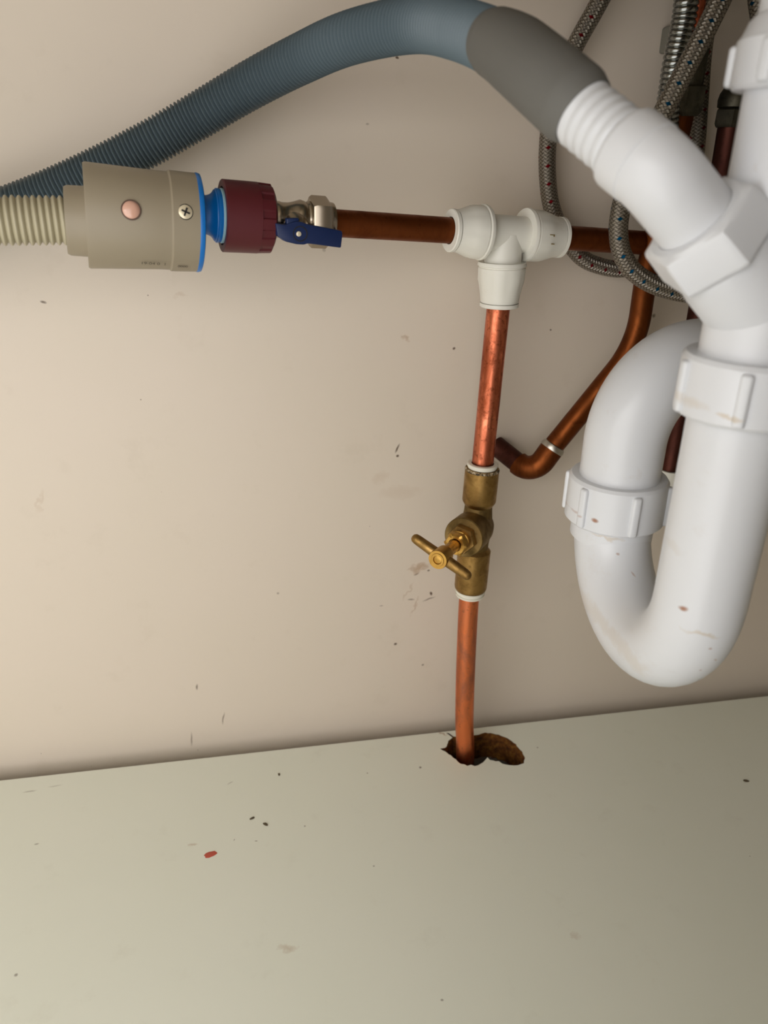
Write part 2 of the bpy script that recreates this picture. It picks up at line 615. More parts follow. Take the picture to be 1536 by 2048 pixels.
hole = [(0.15565, -0.00183, 0.00000), (0.15880, -0.00712, 0.00000), (0.16226, -0.00831, 0.00000), (0.17037, -0.00898, 0.00000), (0.17650, -0.00867, 0.00000), (0.18052, -0.00796, 0.00000), (0.18693, -0.00685, 0.00000), (0.19330, -0.00859, 0.00000), (0.19955, -0.01289, 0.00000), (0.20523, -0.01867, 0.00000), (0.20854, -0.02457, 0.00000), (0.21039, -0.03427, -0.00000), (0.21079, -0.04254, 0.00000), (0.20720, -0.04747, 0.00000), (0.20139, -0.04951, 0.00000), (0.19533, -0.04801, 0.00000), (0.18944, -0.04606, 0.00000), (0.18764, -0.04260, 0.00000), (0.18111, -0.04024, 0.00000), (0.17979, -0.03669, -0.00000), (0.17706, -0.03911, 0.00000), (0.17220, -0.04327, -0.00000), (0.16684, -0.04421, 0.00000), (0.16378, -0.04243, 0.00000), (0.16075, -0.04293, 0.00000), (0.15588, -0.03963, 0.00000), (0.15304, -0.03422, 0.00000), (0.15058, -0.02976, 0.00000), (0.14627, -0.02392, 0.00000), (0.14360, -0.01988, 0.00000), (0.14798, -0.02009, 0.00000), (0.15091, -0.01585, 0.00000), (0.15302, -0.01192, 0.00000), (0.15687, -0.00821, 0.00000), (0.15516, -0.00525, 0.00000), (0.15277, -0.00137, 0.00000)]
hole = [V((p[0], p[1], 0)) for p in hole]
rng = random.Random(4)
hp = []
for i, p in enumerate(hole):                    # ragged saw-cut outline
    q = hole[(i+1) % len(hole)]
    n = max(1, int((q-p).length/.0022))
    for k in range(n):
        hp.append(p.lerp(q, k/n) + V((rng.uniform(-.0005, .0005), rng.uniform(-.0005, .0005), 0)))
bm = bmesh.new()
top = []
for (x, y) in ((X0, YF), (X1, YF), (X1, 0.0), (X0, 0.0)):
    top.append(bm.verts.new((x, y, 0)))
ed = [bm.edges.new((top[i], top[(i+1) % 4])) for i in range(4)]
hv = [bm.verts.new(p) for p in hp]
ed += [bm.edges.new((hv[i], hv[(i+1) % len(hv)])) for i in range(len(hv))]
bmesh.ops.triangle_fill(bm, use_beauty=True, edges=ed)
inner = [f for f in bm.faces if all(v in set(hv) for v in f.verts)]
hs = set(hv)
# drop any face lying inside the hole
def inside(pt):
    c = False
    for i in range(len(hp)):
        a, b = hp[i], hp[(i+1) % len(hp)]
        if (a.y > pt.y) != (b.y > pt.y) and pt.x < (b.x-a.x)*(pt.y-a.y)/(b.y-a.y)+a.x:
            c = not c
    return c
bmesh.ops.delete(bm, geom=[f for f in bm.faces if inside(f.calc_center_median())], context='FACES_ONLY')
ext = bmesh.ops.extrude_face_region(bm, geom=list(bm.faces))
# outer board edges only: remove the side faces round the hole (built as chipboard below)
nv = [e for e in ext['geom'] if isinstance(e, bmesh.types.BMVert)]
bmesh.ops.translate(bm, vec=(0, 0, -0.025), verts=nv)
hset = set((round(p.x, 5), round(p.y, 5)) for p in hp)
kill = [f for f in bm.faces if abs(f.normal.z) < .5 and all((round(v.co.x, 5), round(v.co.y, 5)) in hset for v in f.verts)]
bmesh.ops.delete(bm, geom=kill, context='FACES_ONLY')
floor_o = struct(part('floor', bm, M['floor']))
bm = bmesh.new()
for i in range(len(hp)):
    pass
cen = sum(hp, V((0, 0, 0)))/len(hp)
lev = [(-.0003, .0), (-.005, .0010), (-.010, .0005), (-.015, .0016), (-.020, .0008), (-.0255, .0014)]
rings = []
for (z, inn) in lev:
    ring = []
    for p in hp:
        d = (cen-p)
        d.z = 0
        ring.append(bm.verts.new(p + d.normalized()*(inn*rng.uniform(.2, 1.6)) + V((0, 0, z))))
    rings.append(ring)
for a, b in zip(rings, rings[1:]):
    for k in range(len(hp)):
        k2 = (k+1) % len(hp)
        bm.faces.new((a[k], a[k2], b[k2], b[k]))
part('hole_edge', bm, M['chipboard'], floor_o, 'raw brown chipboard edge of the hole sawn in the white base', sharp=60)

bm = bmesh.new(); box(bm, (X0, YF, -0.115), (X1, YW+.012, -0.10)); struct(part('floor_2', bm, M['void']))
bm = bmesh.new(); box(bm, (X0, YF, -0.10), (X1, YF+.016, -0.0252)); struct(part('trim_1', bm, M['trim']))
bm = bmesh.new(); box(bm, (X0-.018, YF, -0.115), (X0, YW+.012, ZC)); struct(part('wall_left', bm, M['trim']))
bm = bmesh.new(); box(bm, (X1, YF, -0.115), (X1+.018, YW+.012, ZC)); struct(part('wall_right', bm, M['trim']))
bm = bmesh.new(); box(bm, (X0-.018, YF-.02, ZC), (X1+.018, YW+.012, ZC+.03)); struct(part('ceiling', bm, M['trim']))
bm = bmesh.new(); box(bm, (0.04, YF-.02, -0.08), (X1, YF-.002, ZC-.004), .001); struct(part('door_light_blocker', bm, M['trim']))  # unseen closed door leaf, added to keep light off the right side
bm = bmesh.new(); box(bm, (0.05, -0.47, 0.555), (X1-.01, -0.06, ZC), .02); struct(part('sink_bowl_light_blocker', bm, M['nickel']))  # unseen underside of a sink bowl, a box added to shade the top right

# ------------------------------------------------------------------ main run: direction of the horizontal copper
TEE = V((0.16307, -0.02730, 0.41040))
RUN = (V((0.00563, -0.05600, 0.42104)) - TEE).normalized()          # from the tee to the left, coming forward
DOWN = (V((0.16325, -0.02672, 0.00000)) - TEE).normalized()


def run(s):
    return TEE + RUN*s


def s_of(pt):
    return (V(pt)-TEE).dot(RUN)


# ------------------------------------------------------------------ white push-fit tee
t = thing('pushfit_tee', 'white plastic push-fit tee joining the horizontal and upright copper pipes', 'pipe fitting', tuple(TEE))
bm = bmesh.new()
lathe(bm, run(-.019), RUN, [(0, .0108), (.038, .0112)], 48)
lathe(bm, TEE, DOWN, [(0, .0112), (.0172, .0118)], 48)
part('body', bm, M['pushfit'], t)


def flute(n, depth):
    def f(th):
        return 1.0 - depth*(0.5+0.5*cos(n*th))**3
    return f


def pushfit_cap(o, d, name, parent, r=.0158, L=.0245):
    bm = bmesh.new()
    fl = flute(8, .035)
    lathe(bm, o, d, [(0, .0112), (0, r), (.0012, r+.0004), (.0022, r+.0004), (.0026, r-.0006), (.0032, r-.0006), (.0036, r-.0001),
                     (L*.45, r-.0003, fl), (L*.58, r-.0012, fl), (L*.84, .0126), (L, .0121), (L, .0105)], 64)
    c = part(name, bm, M['pushfit'], parent, sharp=28)
    bm = bmesh.new()
    lathe(bm, V(o)+V(d)*(L+.0012), d, [(-.002, .0079), (-.002, .0108), (-.0006, .0108), (-.0006, .0124), (.0014, .0124), (.0019, .0119), (.0019, .0079)], 48, cap=(False, False))
    part('collet', bm, M['pushfit'], c)
    return c


pushfit_cap(run(.0145), RUN, 'cap', t, L=.0200)
right_cap = pushfit_cap(run(-.0135), -RUN, 'cap', t)
bm = bmesh.new()
camdir = (V((0, -.51, .45)) - run(-.022))
for (s_, hh, ln_m) in ((-.0245, .0012, .0030), (-.0260, -.0040, .0022)):
    c_ = run(s_)
    n_c = (camdir - RUN*camdir.dot(RUN)).normalized()
    t_c = RUN.cross(n_c).normalized()
    if t_c.z < 0:
        t_c = -t_c
    th_ = hh/.0152
    nn_ = n_c*cos(th_) + t_c*sin(th_)
    MM = frame(c_ + nn_*.01545, RUN, RUN.cross(nn_))
    box(bm, (-ln_m/2, -.00022, -.0003), (ln_m/2, .00022, .0003), 0, MM)
    if hh > 0:
        box(bm, (-ln_m/2-.0002, -.0010, -.0003), (-ln_m/2+.0003, .0002, .0003), 0, MM)
part('lock_mark', bm, M['ink_brown'], right_cap, 'small brown lock marks on the right cap')
pushfit_cap(TEE+DOWN*.0165, DOWN, 'cap', t, r=.0150)

# ------------------------------------------------------------------ copper pipes
SL = s_of((0.05382, -0.04600, 0.41663))                    # where the nickel nut ends
bm = bmesh.new()
tube(bm, [run(.028), run(.06), run(SL+.006)], .0075, 32)
tag(part('copper_pipe', bm, M['copper_dull']), 'dull brown horizontal copper pipe between white tee and blue-lever valve', 'pipe')
CORNER = run(-.112)
bm = bmesh.new()
tube(bm, [run(-.031), run(-.06), CORNER + RUN*.008], .0075, 32)
tag(part('copper_pipe', bm, M['copper_dull']), 'short dark horizontal copper pipe right of the white tee, behind braided loop', 'pipe')

VT = V((0.16013, -0.02700, 0.25546))
VB = V((0.15762, -0.02700, 0.15356))
bm = bmesh.new()
a, b = TEE+DOWN*.032, V((0.15990, -0.02700, 0.25622))
tube(bm, [a.lerp(b, k/8) for k in range(9)], .0075, 40)
tag(part('copper_pipe', bm, M['copper_new']), 'bright upright copper pipe between white tee and brass stopcock', 'pipe')
bm = bmesh.new()
low = spline([(0.15700, -0.02700, 0.15710), (0.15740, -0.02700, 0.12598), (0.15836, -0.02700, 0.08140), (0.16084, -0.02650, 0.03332), (0.16367, -0.02679, -0.00000), (0.16408, -0.02685, 0.00000)+(0,), ] if False else
             [(0.15700, -0.02700, 0.15710), (0.15734, -0.02720, 0.12611), (0.15844, -0.02740, 0.08168), (0.16058, -0.02700, 0.03376), V((0.16346, -0.02675, 0.00000)), V((0.16346, -0.02675, 0.00000))+V((.001, 0, -.04)), V((0.16346, -0.02675, 0.00000))+V((.002, 0, -.098))], .006)
tube(bm, low, .0075, 40)
tag(part('copper_pipe', bm, M['copper_low']), 'orange copper pipe dropping from brass stopcock into the sawn floor hole', 'pipe')

# pipe behind: rises beside the wall, bends, runs down-left to a soldered elbow that turns into the wall
R1 = [(0.27624, -0.01400, 0.47866), (0.27223, -0.01300, 0.45947), (0.27072, -0.01100, 0.37980), (0.26775, -0.01000, 0.33563), (0.21565, -0.01000, 0.25812)]
bm = bmesh.new()
pts = fillet([V((0.27654, -0.01400, 0.48060)), V((0.27018, -0.01200, 0.37994)), V((0.27099, -0.01100, 0.33577)), V((0.21514, -0.01100, 0.25928))], [.05, .07], 14)
tube(bm, pts, .0075, 32)
p1 = tag(part('bent_copper_pipe', bm, M['copper_old']), 'tarnished copper pipe bending from behind the trap down to a soldered elbow', 'pipe')
E0, E1, E2 = V((0.21784, -0.01100, 0.26263)), V((0.20426, -0.01200, 0.24182)), V((0.19109, 0.00600, 0.25074))
el = thing('soldered_elbow', 'soldered copper elbow turning the bent pipe into the wall', 'pipe fitting', tuple(E1))
bm = bmesh.new()
pts = fillet([E0, E1, E1.lerp(E2, .62)], .013, 12)
tube(bm, pts, .0088, 32)
part('elbow', bm, M['copper_old'], el)
bm = bmesh.new()
d = (E1-E0).normalized()
lathe(bm, E0-d*.0022, d, [(0, .0076), (.0006, .0086), (.003, .0093), (.0045, .0089)], 32)
part('solder_ring', bm, M['solder'], el, 'silvery solder ring at the upper joint')
bm = bmesh.new()
tube(bm, [E1.lerp(E2, .55), E1.lerp(E2, 1.0), E2+(E2-E1).normalized()*.014], .0075, 32)
part('wall_tail', bm, M['copper_dark'], el, 'dark copper tail entering the wall')

# second pipe far right
bm = bmesh.new()
pts = fillet([V((0.31038, -0.01500, 0.47298)), V((0.31270, -0.01500, 0.33921)), V((0.31180, -0.01500, 0.22476)), V((0.33172, 0.01700, 0.19684))], [.3, .012], 10)
tube(bm, pts, .0075, 32)
tag(part('copper_pipe', bm, M['copper_dark']), 'dark oxidised copper pipe passing upright behind the white waste pipe', 'pipe')
c0, c1 = V((0.31054, -0.01500, 0.47383)), V((0.31095, -0.01500, 0.48887))
f2 = thing('compression_fitting', 'dark compression fitting on top of the pipe behind waste pipe', 'pipe fitting', tuple(c0))
ax = (c1-c0).normalized()
bm = bmesh.new()
lathe(bm, c0, ax, [(-.001, .0082), (0, .0090), (.0015, .0096), (.0085, .0096), (.0095, .0088)], 48, ngon_r(6, 1))
part('nut', bm, M['dark_fitting'], f2)
bm = bmesh.new()
lathe(bm, c0, ax, [(.0095, .0084), (.0102, .0102), (.0140, .0106), (.0175, .0100), (.0205, .0084), (.032, .0080)], 40)
part('body', bm, M['dark_fitting'], f2)

# fitting on top of the bent pipe with its own tail hose
c0, c1 = V((0.27817, -0.01400, 0.48092)), V((0.27775, -0.01600, 0.50606))
ax = (c1-c0).normalized()
f1 = thing('tap_connector', 'dark tap connector hose rising from the bent pipe behind the braided hoses', 'hose connector', tuple(c0))
bm = bmesh.new()
lathe(bm, c0, ax, [(-.002, .0080), (0, .0094), (.001, .0100), (.014, .0100), (.015, .0092)], 48, ngon_r(6, 1))
part('nut', bm, M['dark_fitting'], f1)
bm = bmesh.new()
lathe(bm, c0, ax, [(.015, .0078), (.034, .0078), (.034, .0070)], 32)
part('ferrule', bm, M['dark_fitting'], f1)
bm = bmesh.new()
tube(bm, spline([c0+ax*.030, c0+ax*.05, V((0.27718, -0.01800, 0.52893)), V((0.27119, -0.01800, 0.56735)), V((0.26793, -0.01600, 0.59491))], .003), .0056, 20)
part('hose', bm, M['braid_red'], f1)
bm = bmesh.new()
tube(bm, [V((0.26673, -0.03400, 0.50853)), V((0.26486, -0.03400, 0.53345)), V((0.26336, -0.03400, 0.54987)), V((0.26078, -0.03000, 0.58867))], .0042, 20)
tag(part('tap_tail_pipe', bm, M['copper_new']), 'slim bright tap tail glinting between the spiral and blue-flecked hoses', 'pipe')

# ------------------------------------------------------------------ braided hoses
bm = bmesh.new()
pts = spline([(0.22867, -0.01200, 0.57325), (0.22225, -0.00400, 0.54603), (0.21748, -0.00100, 0.53388), (0.20697, 0.00200, 0.51202), (0.19874, 0.00300, 0.48638), (0.19750, 0.00300, 0.45886), (0.20069, 0.00300, 0.43607), (0.20553, 0.00340, 0.42187), (0.21329, 0.00360, 0.40980),
              (0.22820, 0.00390, 0.39384), (0.24360, 0.00390, 0.38726), (0.26229, 0.00390, 0.38517), (0.28364, 0.00390, 0.39102), (0.29756, 0.00300, 0.41386), (0.29972, 0.00000, 0.43904), (0.29641, -0.00300, 0.46292), (0.29216, -0.00500, 0.48842), (0.28615, -0.01000, 0.51485), (0.28968, -0.00300, 0.54683), (0.28558, -0.00300, 0.59018)], .0025)
tube(bm, pts, .0055, 24)
tag(part('braided_hose', bm, M['braid_red']), 'steel braided hose with red flecks looping down behind grey cuff and white tee', 'hose')
bm = bmesh.new()
pts = spline([(0.27369, -0.05500, 0.57474), (0.26571, -0.06000, 0.54080), (0.25778, -0.06200, 0.52140), (0.25009, -0.06200, 0.50387), (0.24021, -0.06000, 0.47949), (0.23377, -0.05600, 0.45839), (0.22640, -0.05400, 0.43704), (0.22452, -0.05400, 0.42054), (0.22624, -0.05400, 0.40928), (0.23025, -0.05400, 0.40008), (0.23820, -0.05400, 0.39126),
              (0.25250, -0.05400, 0.38340), (0.27067, -0.05400, 0.37837), (0.28958, -0.05400, 0.37663), (0.30992, -0.05400, 0.37918), (0.32593, -0.05600, 0.39458), (0.32888, -0.05600, 0.42684), (0.31979, -0.05400, 0.46529), (0.30924, -0.05000, 0.49888), (0.29747, -0.04600, 0.52830), (0.29191, -0.04200, 0.54980), (0.28247, -0.04200, 0.58052)], .0025)
tube(bm, pts, .0057, 24)
tag(part('braided_hose', bm, M['braid_blue']), 'steel braided hose with blue flecks looping around behind the white hose nozzle', 'hose')

# chrome spiral hose
bm = bmesh.new()
sp = spline([(0.25625, -0.03000, 0.58187), (0.25721, -0.03400, 0.53787), (0.25761, -0.03400, 0.52472), (0.25601, -0.03400, 0.50690), (0.25639, -0.03300, 0.49431), (0.25699, -0.03200, 0.48190), (0.25977, -0.03000, 0.46731), (0.26796, -0.02700, 0.44802), (0.28424, -0.02400, 0.43074), (0.30660, -0.02200, 0.42179), (0.32459, -0.02200, 0.43696), (0.32622, -0.02200, 0.47450), (0.31557, -0.02400, 0.53964), (0.30704, -0.02400, 0.58636)], .00042)


def spiral_r(i, ln):
    ph = (i % 7)/7
    return .0062 + .0009*math.sqrt(max(0.0, sin(pi*ph)))


tube(bm, sp, spiral_r, 24)
tag(part('spiral_hose', bm, M['chrome'], sharp=70), 'shiny chrome spiral hose hanging behind the blue-flecked braided hose', 'hose')

bm = bmesh.new()
box(bm, V((0.27694, 0.01800, 0.52306))+V((-.0055, -.014, -.008)), V((0.27694, 0.01800, 0.52306))+V((.0045, 0, .0065)), .0015)
tag(part('wall_clip', bm, M['clip']), 'small grey clip on the wall left of the chrome spiral hose', 'clip')
bm = bmesh.new()
pc = V((0.31342, -0.01500, 0.23620))
lathe(bm, pc-V((0, 0, .006)), (0, 0, 1), [(0, .0078), (0, .0104), (.012, .0104), (.012, .0078)], 32, cap=(False, False))
box(bm, pc+V((-.007, .007, -.007)), pc+V((.007, .0325, .007)), .001)
tag(part('pipe_clip', bm, M['pushfit']), 'small white pipe clip half hidden behind the front trap leg', 'clip')

# ------------------------------------------------------------------ nickel isolation valve with blue lever
V0 = run(SL)
iv = thing('isolation_valve', 'nickel isolation valve with dark blue lever between maroon nut and copper pipe', 'valve', tuple(V0))
dL = RUN
bm = bmesh.new()
lathe(bm, V0, dL, [(.0, .0080), (.0006, .0108), (.0035, .0112), (.0040, .0110)], 48)
lathe(bm, V0, dL, [(.0030, .0112), (.0042, .0122), (.0125, .0122), (.0140, .0112)], 72, ngon_r(6, 1, .35))
part('compression_nut', bm, M['nickel'], iv)
bm = bmesh.new()
lathe(bm, V0, dL, [(.013, .0104), (.0150, .0108), (.0160, .0100), (.0172, .0106), (.0195, .0112), (.0230, .0100), (.0262, .0092), (.0300, .0092), (.0310, .0096),
                   (.0330, .0096), (.0350, .0090), (.0420, .0090)], 40)
side = RUN.cross(V((0, 0, 1))).normalized()
if side.y > 0:
    side = -side
upv = side.cross(RUN).normalized()
if upv.z < 0:
    upv = -upv
bc = V0 + dL*.0235
stem_d = (side*.86 - upv*.30).normalized()
lathe(bm, bc, stem_d, [(0, .0078), (.0100, .0072), (.0118, .0060), (.0150, .0050)], 32)
part('body', bm, M['nickel'], iv)
# lever: local x to the right along the pipe, local y up, built on the stem
lx = (-RUN + upv*.085).normalized()
LM = frame(bc + stem_d*.0130, lx, upv)
if (LM.col[2].xyz).dot(stem_d) < 0:
    LM = LM @ Matrix.Diagonal((1, 1, -1, 1))
lev_mb = bmesh.new()
k_ = .000058                                # photograph-zoom units to metres for the lever outline
outl = [(-235, 80), (-150, 62), (-90, 80), (-40, 92), (20, 80), (70, 60), (395, -5), (405, -30), (385, -160), (60, -108), (25, -118), (-45, -112), (-150, -85), (-225, -30)]
extrude_poly(lev_mb, [(x*k_, y*k_) for x, y in outl], .0072, LM, .0007)
lev_o = part('lever', lev_mb, M['lever_blue'], iv, 'dark blue plastic lever')
bm = bmesh.new()
ctr = LM @ V((-10*k_, -20*k_, .0072))
nrm = (LM @ V((0, 0, 1)) - LM @ V((0, 0, 0))).normalized()
lathe(bm, ctr, nrm, [(-.0002, .0040), (.0003, .0040), (.0003, .0036), (-.0001, .0034)], 32)
sc_o = part('screw_recess', bm, M['black'], lev_o)
bm = bmesh.new()
lathe(bm, ctr+lx*-.0008, nrm, [(.0, .0014), (.0005, .0013), (.0007, .0008)], 24)
part('screw', bm, M['screw'], lev_o, 'small metal screw in the lever hub')
bm = bmesh.new()
box(bm, (-.0075, .0030, .0020), (-.0005, .0068, .0062), .0007, LM)
part('lever_tab', bm, M['lever_blue'], lev_o)

# ------------------------------------------------------------------ beige hose valve with blue neck and maroon nut
sN1 = s_of((0.01950, -0.05300, 0.42014))                   # right end of the maroon nut
sN0 = s_of((-0.00737, -0.05800, 0.42212))
AX0 = run(sN1)
hv_ = thing('inlet_hose_valve', 'beige appliance hose valve with maroon nut, blue neck and cream corrugated hose', 'hose valve', tuple(run(sN0)))
bm = bmesh.new()
Ln = sN0-sN1
NR = .0183


def grips(th):
    q = (th*11/(2*pi)) % 1.0
    return 1.0 if q < .58 else .958


lathe(bm, AX0, dL, [(0, .0100), (0, .0150), (.0006, .0164, grips), (.0014, NR-.0004, grips), (.0085, NR, grips), (.0086, NR+.0001), (Ln-.0004, NR+.0002), (Ln, NR-.0002),
                    (Ln, .0150), (Ln-.006, .0145), (Ln-.006, .0100)], 168)
part('union_nut', bm, M['maroon'], hv_, 'maroon plastic union nut', sharp=25)
# housing axis: slightly lower than the pipe axis
HA, HB = V((-0.02116, -0.06250, 0.41846)), V((-0.07504, -0.07150, 0.42237))
hd = (HB-HA).normalized()
HL = (HB-HA).length
nb = run(sN0 + .0002)
bm = bmesh.new()
lathe(bm, run(sN0-.0022), dL, [(0, .0100), (0, .0136), (.0028, .0140), (.0032, .0136), (.0032, .0100)], 56)
part('gasket', bm, M['pale_blue'], hv_, 'pale blue gasket ring')
bm = bmesh.new()
Lk = (run(sN0)-HA).length
plate_s = s_of(HA) - sN0
lathe(bm, run(sN0+.0010), dL, [(0, .0134), (.0008, .0138), (.0022, .0138), (.0025, .0132), (.0031, .0130), (.0037, .0120), (.0046, .0110), (.0058, .0103), (.0072, .0099), (plate_s-.002, .0098), (plate_s-.001, .0102), (plate_s+.0005, .0114)], 56)
lathe(bm, HA - hd*.0024, hd, [(0, .0232), (.0005, .0246), (.0020, .0250), (.0032, .0246)], 72)
part('neck_and_plate', bm, M['blue'], hv_, 'bright blue neck and end plate')
bm = bmesh.new()
lathe(bm, HA, hd, [(.0, .0238), (.0004, .0247), (.0135, .0250), (.0139, .0246), (.0144, .0243), (.020, .0243), (HL-.001, .0255), (HL, .0250), (HL, .0165)], 96)
hb = part('housing', bm, M['beige'], hv_, 'beige plastic housing', sharp=30)
bm = bmesh.new()
CO = HB - V((0, 0, .0028)) + hd*-.004
lathe(bm, CO, hd, [(0, .0180), (.0020, .0178), (.0035, .0170), (.0122, .0168), (.0138, .0160), (.0138, .0108)], 64)
part('hose_collar', bm, M['beige'], hb)

# marks on the housing's front face


def on_housing(px_pt, lift=0.0):
    """nearest point of the housing surface to a point, with its normal"""
    p = V(px_pt)
    s = (p-HA).dot(hd)
    ax_p = HA + hd*s
    n = (p-ax_p).normalized()
    return ax_p + n*(.0247+lift), n


spt, sn = on_housing((-0.02443, -0.08718, 0.42546))
bm = bmesh.new()
lathe(bm, spt, sn, [(-.001, .0038), (.0001, .0038), (.0001, .0035)], 40)
part('screw_recess', bm, M['black'], hb)
bm = bmesh.new()
lathe(bm, spt, sn, [(-.0008, .0034), (.0003, .0034), (.0006, .0030), (.0007, .0015)], 40)
sw = part('screw', bm, M['screw'], hb, 'pale cross-head screw')
bm = bmesh.new()
FM = frame(spt+sn*.0007, hd, V((0, 0, 1)))
for ang in (.35, .35+pi/2):
    box(bm, (-.0021, -.00042, -.0006), (.0021, .00042, .0006), 0, FM @ Matrix.Rotation(ang, 4, 'Z'))
part('cross_slot', bm, M['black'], sw)
lpt, ln_ = on_housing((-0.05001, -0.09165, 0.42648))
bm = bmesh.new()
lathe(bm, lpt, ln_, [(-.001, .0048), (.0004, .0048), (.0006, .0045), (.0003, .0042)], 40)
lr = part('indicator_rim', bm, M['lens_rim'], hb, 'dark rim around the pink window')
bm = bmesh.new()
lathe(bm, lpt, ln_, [(-.0005, .0042), (.0004, .0041), (.0011, .0034), (.0015, .0022), (.0017, .0008)], 40)
part('indicator_window', bm, M['lens'], lr, 'round pinkish indicator window')


def lettering(txt, at_px, size, name):
    cu = bpy.data.curves.new('text', 'FONT')
    cu.body = txt
    cu.size = size
    cu.align_x = 'LEFT'
    tmp = bpy.data.objects.new('text', cu)
    me = bpy.data.meshes.new_from_object(tmp)
    bm = bmesh.new()
    bm.from_mesh(me)
    bpy.data.objects.remove(tmp)
    bpy.data.meshes.remove(me)
    bpy.data.curves.remove(cu)
    p, n = on_housing(at_px)
    s0 = (p-HA).dot(hd)
    tan = hd.cross(n)
    if tan.z < 0:
        tan = -tan
    for v in bm.verts:                           # wrap onto the round housing
        s, h = s0 - v.co.x, v.co.y
        th = h/.0247
        nn = n*cos(th) + tan*sin(th)
        v.co = HA + hd*s + nn*(.0244 + .0009 + .00006*(s/.06))
    return part(name, bm, M['ink'], hb, 'small faded print ' + txt)


lettering('19-04 0  1', (-0.04944, -0.08175, 0.40054), .0031, 'lettering')
lettering('0000', (-0.03141, -0.07764, 0.39847), .0026, 'lettering')
# cream corrugated hose
bm = bmesh.new()
HO = CO + hd*.0135
hdir = (V((-0.12706, -0.08200, 0.42072)) - HO).normalized()
path = [HO + hdir*(.00052*k) for k in range(1310)]


def corr(pitch, r0, amp, sharp=.6):
    def f(i, ln):
        s = .5 - .5*cos(2*pi*i/pitch)          # pitch = samples per rib, so every rib is alike
        return r0 + amp*(s**sharp)
    return f


tube(bm, path, corr(6, .0102, .0017), 36)
part('corrugated_hose', bm, M['cream_hose'], hv_, 'cream corrugated hose', sharp=80)

# ------------------------------------------------------------------ grey drain hose
HP = [(-0.797, -0.010, 0.330), (-0.60, -0.009, 0.352), (-0.40, -0.008, 0.378), (-0.27, -0.008, 0.396), (-0.19776, -0.00700, 0.39830), (-0.16372, -0.00800, 0.40837), (-0.13219, -0.00800, 0.42027), (-0.10348, -0.00800, 0.43110), (-0.07453, -0.00800, 0.44352), (-0.04539, -0.00900, 0.45720), (-0.01628, -0.01200, 0.47220), (0.01214, -0.02200, 0.48688), (0.03851, -0.04000, 0.49838), (0.06160, -0.06600, 0.50587),
      (0.08754, -0.09912, 0.50825), (0.10047, -0.13224, 0.50233), (0.10866, -0.16495, 0.49296), (0.11166, -0.18818, 0.48505)]
gh = thing('drain_hose', 'long grey corrugated drain hose arching along the wall to the white nozzle', 'hose', HP[8])
bm = bmesh.new()
tube(bm, spline(HP, .0004), corr(6, .0099, .0021, .8), 36)
part('corrugated_hose', bm, M['grey_hose'], gh, sharp=80)
CU = spline([(0.10719, -0.15910, 0.49532), (0.11070, -0.17842, 0.48884), (0.11510, -0.20190, 0.47856), (0.12152, -0.21813, 0.46904), (0.12315, -0.22112, 0.46688)], .0015)
n_ = len(CU)


def cuff_r(i, ln):
    t_ = i/(n_-1)
    r = .0126 + .0012*min(1, t_*3)
    if t_ < .06:
        r = .0118 + .0008*t_/.06
    if t_ > .93:
        r -= .0016*(t_-.93)/.07
    return r


bm = bmesh.new()
tube(bm, CU, cuff_r, 40)
part('cuff', bm, M['grey_cuff'], gh, 'smooth grey rubber cuff at the nozzle end')

# ------------------------------------------------------------------ white waste: nozzle, tee pipe, trap, outlet
FX, FY = .1895, -.2500                      # front leg axis
BX, BY = .1935, -.1570                      # back leg axis
J = V((FX, FY, .404))
nd_ = V((-.75, 0, .66)).normalized()        # side branch leaves the upright pipe at about 45 degrees
EB = J + nd_*.066                           # where the nozzle elbow bends back towards the wall
NZ = V((0.12103, -0.21755, 0.46890))
nz = (NZ-EB).normalized()
NL = (NZ-EB).length
ns = thing('hose_nozzle', 'white ribbed plastic hose nozzle elbow angled up into the grey cuff', 'nozzle', tuple(J + nd_*.046))
bm = bmesh.new()
tube(bm, fillet([J+nd_*.030, EB, EB+nz*.0075], .030, 16), .0137, 56)
lathe(bm, EB, nz, [(.0052, .0130), (.0060, .0140), (.0150, .0141), (.0162, .0138), (.0176, .0122)], 56)
part('elbow', bm, M['white_pvc_clean'], ns, sharp=40)
bm = bmesh.new()
prof = [(.0165, .0108), (.0176, .0116)]
s = .0180
while s < NL - .003:
    prof += [(s, .0110), (s+.0010, .0117), (s+.0022, .01185), (s+.0036, .01125)]
    s += .0043
prof += [(NL, .0106), (NL, .0085)]
lathe(bm, EB, nz, prof, 56)
part('ribbed_tube', bm, M['white_pvc_clean'], ns, sharp=60)
bm = bmesh.new()
hx = ngon_r(6, 1, .15)
lathe(bm, J, nd_, [(.0452, .0139), (.0452, .0168), (.0440, .0176, hx), (.0425, .0182, hx), (.0300, .0190, hx), (.0285, .0182, hx), (.0275, .0174), (.0275, .0139)], 96, None, cap=(False, False))
part('hex_nut', bm, M['white_pvc_clean'], ns, 'white hexagonal clamping nut', sharp=24)

wt = thing('waste_tee', 'white upright waste pipe with side branch at the right edge', 'waste pipe', (FX, FY, .38))
bm = bmesh.new()
lathe(bm, (FX, FY, 0), (0, 0, 1), [(.372, .0195), (.432, .0198), (.4322, .0206), (.4345, .0206), (.4347, .0203), (.478, .0203), (.556, .0203)], 72)
lathe(bm, J, nd_, [(-.010, .0188), (.004, .0192), (.022, .0186), (.0285, .0176)], 64)
part('body', bm, M['white_pvc'], wt)


